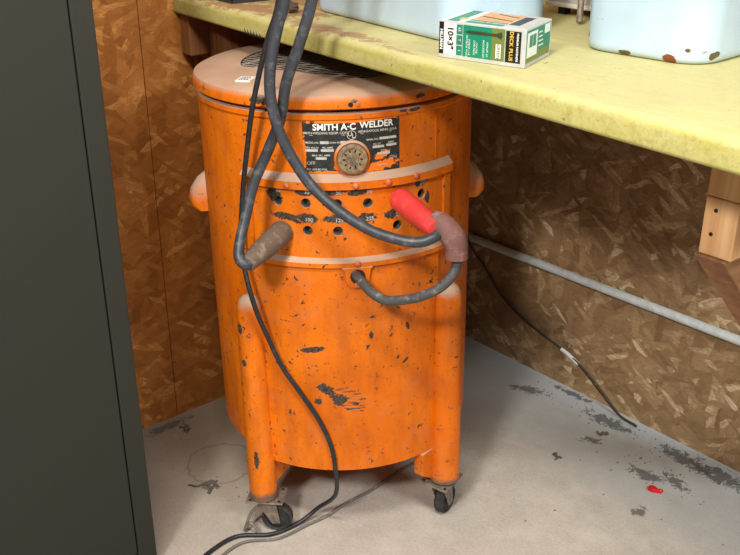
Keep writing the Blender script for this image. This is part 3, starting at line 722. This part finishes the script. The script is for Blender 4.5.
A_ = [(.66, -.905, 1.52), (.637, -.907, 1.25), (0.614, -0.9121, 1.068), (0.5912, -0.9218, 0.9962), (0.5708, -0.9279, 0.9375), (0.5516, -0.9317, 0.879), (0.5281, -0.9303, 0.8075), (0.5093, -0.9307, 0.7334), (0.4973, -0.9332, 0.6393), (0.5147, -0.9381, 0.58), (0.5364, -0.9353, 0.519), (0.5432, -0.9157, 0.4554), (0.5618, -0.9007, 0.4003), (0.5873, -0.8787, 0.3466), (0.609, -0.8575, 0.2945), (0.6224, -0.8432, 0.2445), (0.6283, -0.837, 0.1928),
      (0.600, -0.815, 0.10), (0.5443, -0.8181, 0.035), (0.5300, -0.8581, 0.009), (0.5200, -0.9181, 0.006), (0.4800, -0.975, 0.005), (0.4864, -1.0445, 0.005), (0.5106, -1.0987, 0.005), (0.528, -1.1924, 0.005), (.56, -1.3, .005)]
c_ = tag(empty('power_cord', (.52, -.918, 0)), 'thin black power cord hanging down the welder front onto the floor', 'cord')
sh = Vector((-.52, .918, 0))
bm = bmesh.new(); tube(bm, [p + sh for p in catmull(A_, 10)], .0044, 12); link('cord', bm, M['cord_black'], c_, smooth=60)
s2 = [(.60, -1.31, .0045), (0.561, -1.2297, 0.0045), (0.5407, -1.1374, 0.0045), (0.515, -1.0476, 0.0045), (0.5030, -0.9758, 0.0045), (0.5380, -0.9132, 0.0045), (0.5420, -0.846, 0.0045), (0.5450, -0.7889, 0.0045), (0.5376, -0.7425, 0.0045), (0.5377, -0.6681, 0.0045), (0.5254, -0.5764, 0.0045), (0.5267, -0.4861, 0.0045)]
cc = tag(empty('floor_cord', (.5376, -.74, 0)), 'thin grey cord lying on the floor and running back beneath the welder', 'cord')
sh = Vector((-.5376, .74, 0))
bm = bmesh.new(); tube(bm, [p + sh for p in catmull(s2, 10)], .0028, 10); link('cord', bm, M['dust_cord'], cc, smooth=60)

# ------------------------------------------------------------ things on the bench
def rounded_poly(w, d, r, n=8):
    out = []
    for cx, cy, a0 in ((w - r, r, -90), (w - r, d - r, 0), (r, d - r, 90), (r, r, 180)):
        for i in range(n + 1): a = rad(a0 + 90 * i / n); out.append((cx + r * math.cos(a), cy + r * math.sin(a)))
    return out
def basin(name, label, loc, rz, w, d, h, rc, mat, wall=.006):
    t = empty(name, loc, (0, 0, rad(rz))); tag(t, label, 'basin')
    bm = bmesh.new(); prev = None
    def ring(inset, z, grow=0.0):
        base = rounded_poly(w - 2 * inset, d - 2 * inset, max(.004, rc - inset), 8)
        return [bm.verts.new((x + inset, y + inset, z)) for x, y in base]
    levels = [(.009, 0), (.0035, .0025), (.001, .007), (0, .014), (-.003, h - .01), (-.008, h), (-.004, h + .003), (.002, h), (.006, h - .01), (.010, .03), (.026, .010)]
    rings = [ring(i, z) for i, z in levels]
    for a, b in zip(rings, rings[1:]):
        n = len(a)
        for k in range(n): bm.faces.new((a[k], a[(k + 1) % n], b[(k + 1) % n], b[k]))
    bm.faces.new(rings[0][::-1]); bm.faces.new(rings[-1])
    link('shell', bm, mat, t, smooth=40); return t
t = basin('enamel_basin', 'pale blue enamel pan behind the screw box on the yellow bench', (.352, -.662, BZ1), -7.0, .432, .205, .21, .045, M['enamel_a'])
t = basin('enamel_basin', 'pale blue enamel pan with rusty chips, rightmost on the yellow bench', (.912, -.590, BZ1), 3.0, .206, .34, .22, .050, M['enamel_b'])
# grey case between the pans, on small feet
gc = empty('grey_case', (.76, -.25, BZ1)); tag(gc, 'small grey case on dark feet between the two enamel pans', 'case')
bm = bmesh.new(); box(bm, -.10, .10, -.105, .10, .014, .16); link('case_shell', bm, M['grey_case'], gc, bevel=.008, seg=3)
bm = bmesh.new(); box(bm, -.102, .102, -.108, -.10, .014, .022); link('base_trim', bm, M['paper'], gc, bevel=.002)
for x, y in ((-.075, -.085), (.07, -.085), (-.075, .08), (.07, .08)):
    bm = bmesh.new(); box(bm, x - .008, x + .008, y - .008, y + .008, 0, .0142); link('foot', bm, M['tray_black'], gc)
bm = bmesh.new(); box(bm, -.012, .014, -.1062, -.1045, .040, .047); link('label_mark', bm, M['card_black'], gc)
bm = bmesh.new(); tube(bm, [Vector((0, 0, .0058)), Vector((-.010, .012, .05)), Vector((-.030, .030, .19))], .0055, 12)
rd = link('metal_rod', bm, M['dirty_steel'], smooth=50); rd.location = (.785, -.418, BZ1 - .001); tag(rd, 'thin grey metal rod standing on the bench between the pans', 'rod')

# screw box
sb = empty('screw_box', (.8300, -.7930, BZ1), (0, 0, rad(12.5))); tag(sb, 'green and white cardboard box of deck screws near the bench front edge', 'box')
BW, BD, BH = .139, .106, .052
bm = bmesh.new(); box(bm, 0, BW, 0, BD, .0002, BH); link('carton', bm, M['card_grey'], sb, bevel=.0012)
def pf(x0, x1, z0, z1, mat, name='print_panel', lay=1):     # front face panel
    bm = bmesh.new(); box(bm, x0, x1, -.00025 * lay, .0004, z0, z1); return link(name, bm, mat, sb)
pf(.001, .0085, .006, BH - .002, M['card_black']); pf(.0095, .0290, .006, BH - .003, M['card_white'])
for k in range(3): pf(.0300, .0395, .0065 + k * .0145, .0195 + k * .0145, M['card_green'], 'icon_square')
pf(.0405, .0864, .006, BH - .003, M['card_green']); pf(.0865, .1070, .006, BH - .003, M['card_olive']); pf(.1085, .1320, .006, BH - .004, M['card_black'])
def vt(bm, s, size, x, z, lay, **kw): put_text(bm, s, size, lambda a, b: (x + b, -.00025 * lay - .0001, z - a), **kw)
bm = bmesh.new(); vt(bm, '10×3"', .0130, .0195, .029, 1, bold=.0005); link('size_text', bm, M['card_black'], sb)
bm = bmesh.new(); vt(bm, 'HILLMAN', .0068, .0048, .026, 1, bold=.0002); link('strip_print', bm, M['card_white'], sb)
for k, (x, n) in enumerate(((.0470, 4), (.0510, 3), (.0590, 5), (.0630, 4), (.0740, 4), (.0800, 3))):
    bm = bmesh.new(); vt(bm, ('EXTERIOR WOOD', 'SCREWS 1 LB', 'STAR DRIVE', 'COATED', 'INCLUDES BIT', 'APPROX. 65')[k], .0038, x, .0195, 1); link('small_print', bm, M['card_white'], sb)
for k in range(3):
    bm = bmesh.new(); vt(bm, ('1', 'T', '65')[k], .006, .0348, .013 + k * .0145, 1); link('icon_print', bm, M['card_white'], sb)
pf(.0935, .1015, .009, .0285, M['card_white'], 'name_patch', 1.6)
bm = bmesh.new(); vt(bm, 'GREEN', .0064, .0975, .0187, 2, bold=.00015); link('name_text', bm, M['card_olive'], sb)
bm = bmesh.new(); vt(bm, 'DECK PLUS', .0078, .1170, .028, 1, bold=.0002); link('brand_text', bm, M['card_yellow'], sb)
bm = bmesh.new(); vt(bm, 'PREMIUM FASTENERS', .0040, .1265, .027, 1, bold=.0001); link('tagline_text', bm, M['card_white'], sb)
# printed picture of a screw
bm = bmesh.new(); prism(bm, [(.043, .0400), (.050, .0418), (.094, .0420), (.1015, .0450), (.1035, .0400), (.1015, .0350), (.094, .0380), (.050, .0382)], -.0005, -.0001, lambda a, b, h: (a, h, b))
for k in range(12): prism(bm, [(.050 + k * .0025, .0428), (.0512 + k * .0025, .0428), (.0522 + k * .0025, .0372), (.0512 + k * .0025, .0372)], -.0006, -.0001, lambda a, b, h: (a, h, b))
link('screw_picture', bm, M['card_screw'], sb)
def ps(y0, y1, z0, z1, mat, name='print_panel', lay=1):     # right side face panel
    bm = bmesh.new(); box(bm, BW - .0004, BW + .00025 * lay, y0, y1, z0, z1); return link(name, bm, mat, sb)
ps(.003, .101, .006, .0165, M['card_olive']); ps(.003, .101, .0167, BH - .003, M['card_green'])
ps(.006, .046, .013, .046, M['card_white'], 'white_label', 2); ps(.076, .098, .036, .048, M['card_white'], 'white_label', 2)
ps(.014, .026, .026, .042, M['card_green'], 'label_square', 3); ps(.028, .040, .026, .042, M['card_green'], 'label_square', 3)
bm = bmesh.new()
for k in range(4): box(bm, BW, BW + .0005, .052, .072 - k * .002, .022 + k * .006, .0236 + k * .006)
link('side_text', bm, M['card_white'], sb)
def pt(x0, x1, y0, y1, mat, lay=1, name='print_panel'):
    bm = bmesh.new(); box(bm, x0, x1, y0, y1, BH - .0004, BH + .00025 * lay); return link(name, bm, mat, sb)
pt(.003, .040, .004, .100, M['card_white']); pt(.0405, .100, .004, .028, M['card_green']); pt(.0405, .100, .0285, .100, M['card_wood']); pt(.101, .136, .004, .100, M['card_grey'])
pt(.012, .030, .004, .100, M['card_green'], 2); pt(.024, .034, .018, .034, M['card_yellow'], 3)
pt(.104, .120, .02, .09, M['card_black'], 2)
bm = bmesh.new()
prism(bm, [(.045, .06), (.098, .045), (.098, .049), (.046, .064)], BH, BH + .0006); prism(bm, [(.060, .09), (.098, .075), (.098, .079), (.061, .094)], BH, BH + .0006); link('screw_picture', bm, M['card_screw'], sb)
bm = bmesh.new(); put_text(bm, 'WOOD SCREWS', .0085, lambda a, b: (.070 + a, .016 + b, BH + .0005), bold=.0002); link('top_text', bm, M['card_white'], sb)

# the carton is racked a little out of square
shear = Matrix.Identity(4); shear[0][1] = -.165
for ch in [x for x in D.objects if x.parent == sb]: ch.data.transform(shear)

# black rimmed tray with paper at the left end of the bench
tr_ = empty('paper_tray', (.196, -.735, BZ1), (0, 0, rad(-3))); tag(tr_, 'flat black tray holding white paper at the far left of the bench', 'tray')
bm = bmesh.new(); box(bm, -.170, 0, 0, .26, 0, .003)
for q in ((-.170, 0, 0, .003), (-.170, 0, .257, .26), (-.170, -.167, 0, .26), (-.003, 0, 0, .26)): box(bm, q[0], q[1], q[2], q[3], .003, .008)
link('tray', bm, M['tray_black'], tr_)
bm = bmesh.new(); box(bm, -.163, -.007, .008, .252, .0032, .0060); link('paper_sheet', bm, M['paper'], tr_)
# dirt clump
def lump(name, loc, r, mat, label, cat, squash=.6, seed=1, group=None):
    bm = bmesh.new(); bmesh.ops.create_icosphere(bm, subdivisions=3, radius=r); rnd = random.Random(seed)
    ph = [rnd.uniform(0, 6) for _ in range(6)]
    for v in bm.verts:
        n = v.co.normalized(); k = 1 + .22 * math.sin(n.x * 5 + ph[0]) * math.sin(n.y * 6 + ph[1]) + .14 * math.sin(n.z * 11 + ph[2] + n.x * 9) + rnd.uniform(-.05, .05)
        v.co = n * r * k; v.co.z *= squash
    mz = min(v.co.z for v in bm.verts)
    for v in bm.verts: v.co.z -= mz
    o = link(name, bm, mat, None, smooth=50); o.location = loc; return tag(o, label, cat, group)
lump('dirt_clump', (.362, -.712, BZ1), .013, M['clump'], 'dark brown dirt clump on the bench beside the left enamel pan', 'dirt', .7, 3)

# ------------------------------------------------------------ bits on the floor
bm = bmesh.new(); prism(bm, [(-.016, -.004), (-.006, -.009), (.014, -.007), (.017, .000), (.005, .001), (.000, .007), (-.009, .009), (-.015, .004)], .0, .009)
rb = link('plastic_scrap', bm, M['red_bit'], None, bevel=.0025, seg=3); rb.location = (.930, -.201, 0); rb.rotation_euler = (0, 0, rad(30)); tag(rb, 'small bright red plastic scrap on the concrete near the back wall', 'scrap')
def leaf(loc, rz, size, label, seed):
    rnd = random.Random(seed); bm = bmesh.new(); n = 9
    for br in range(4):
        a = rad(rz + rnd.uniform(-70, 70)) + (PI if br == 3 else 0); L = size * rnd.uniform(.6, 1.0)
        pts = [Vector((math.cos(a + .25 * math.sin(k)) * L * k / 5, math.sin(a + .25 * math.sin(k)) * L * k / 5, .0024 + .0028 * abs(math.sin(k * 1.3 + br)))) for k in range(6)]
        tube(bm, catmull(pts, 3), lambda t: .0022 * (1 - .7 * t) + .0006, 6)
        if br % 2 == 0: prism(bm, [(pts[3].x - .005, pts[3].y), (pts[4].x, pts[4].y - .006), (pts[5].x, pts[5].y), (pts[3].x, pts[3].y + .007)], .0012, .0032)
    o = link('dead_leaf', bm, M['leaf'], None); o.location = loc; return tag(o, label, 'leaf')
leaf((.287, -.932, 0), 50, .040, 'curled dead leaf on the floor left of the welder caster', 1)
leaf((.715, -.268, 0), 100, .018, 'tiny dead leaf on the floor right of the front caster', 2)
leaf((.725, -.12, 0), 60, .022, 'dark dry leaf scrap on bare concrete below the conduit', 5)
leaf((.06, -.845, 0), 20, .028, 'dry leaf scrap on the floor against the left wall', 8)
bm = bmesh.new(); rnd = random.Random(5)
zones = [(.88, -.15, .10, .045, 70), (.95, -.05, .14, .03, 110), (.70, -.06, .09, .03, 50), (.08, -.86, .07, .07, 30), (.3, -.9, .1, .06, 14), (.9, -.38, .35, .2, 14), (.5, -.08, .1, .04, 20), (.16, -1.0, .08, .1, 14)]
for zx, zy, sx, sy, n in zones:
    for k in range(n):
        x = max(.012, rnd.gauss(zx, sx * .55)); y = min(-.012, rnd.gauss(zy, sy * .55)); s = rnd.uniform(.0005, .0019)
        mm = Matrix.Translation((x, y, s * .45)) @ Matrix.Rotation(rnd.uniform(0, 3), 4, 'Z')
        box(bm, -s * rnd.uniform(.6, 1.8), s, -s * .8, s * .8, -s * .45, s * .45, mm)
gr = link('floor_grit', bm, M['cobble']); tag(gr, 'loose grit and crumbs scattered on the concrete floor', 'grit', kind='stuff')
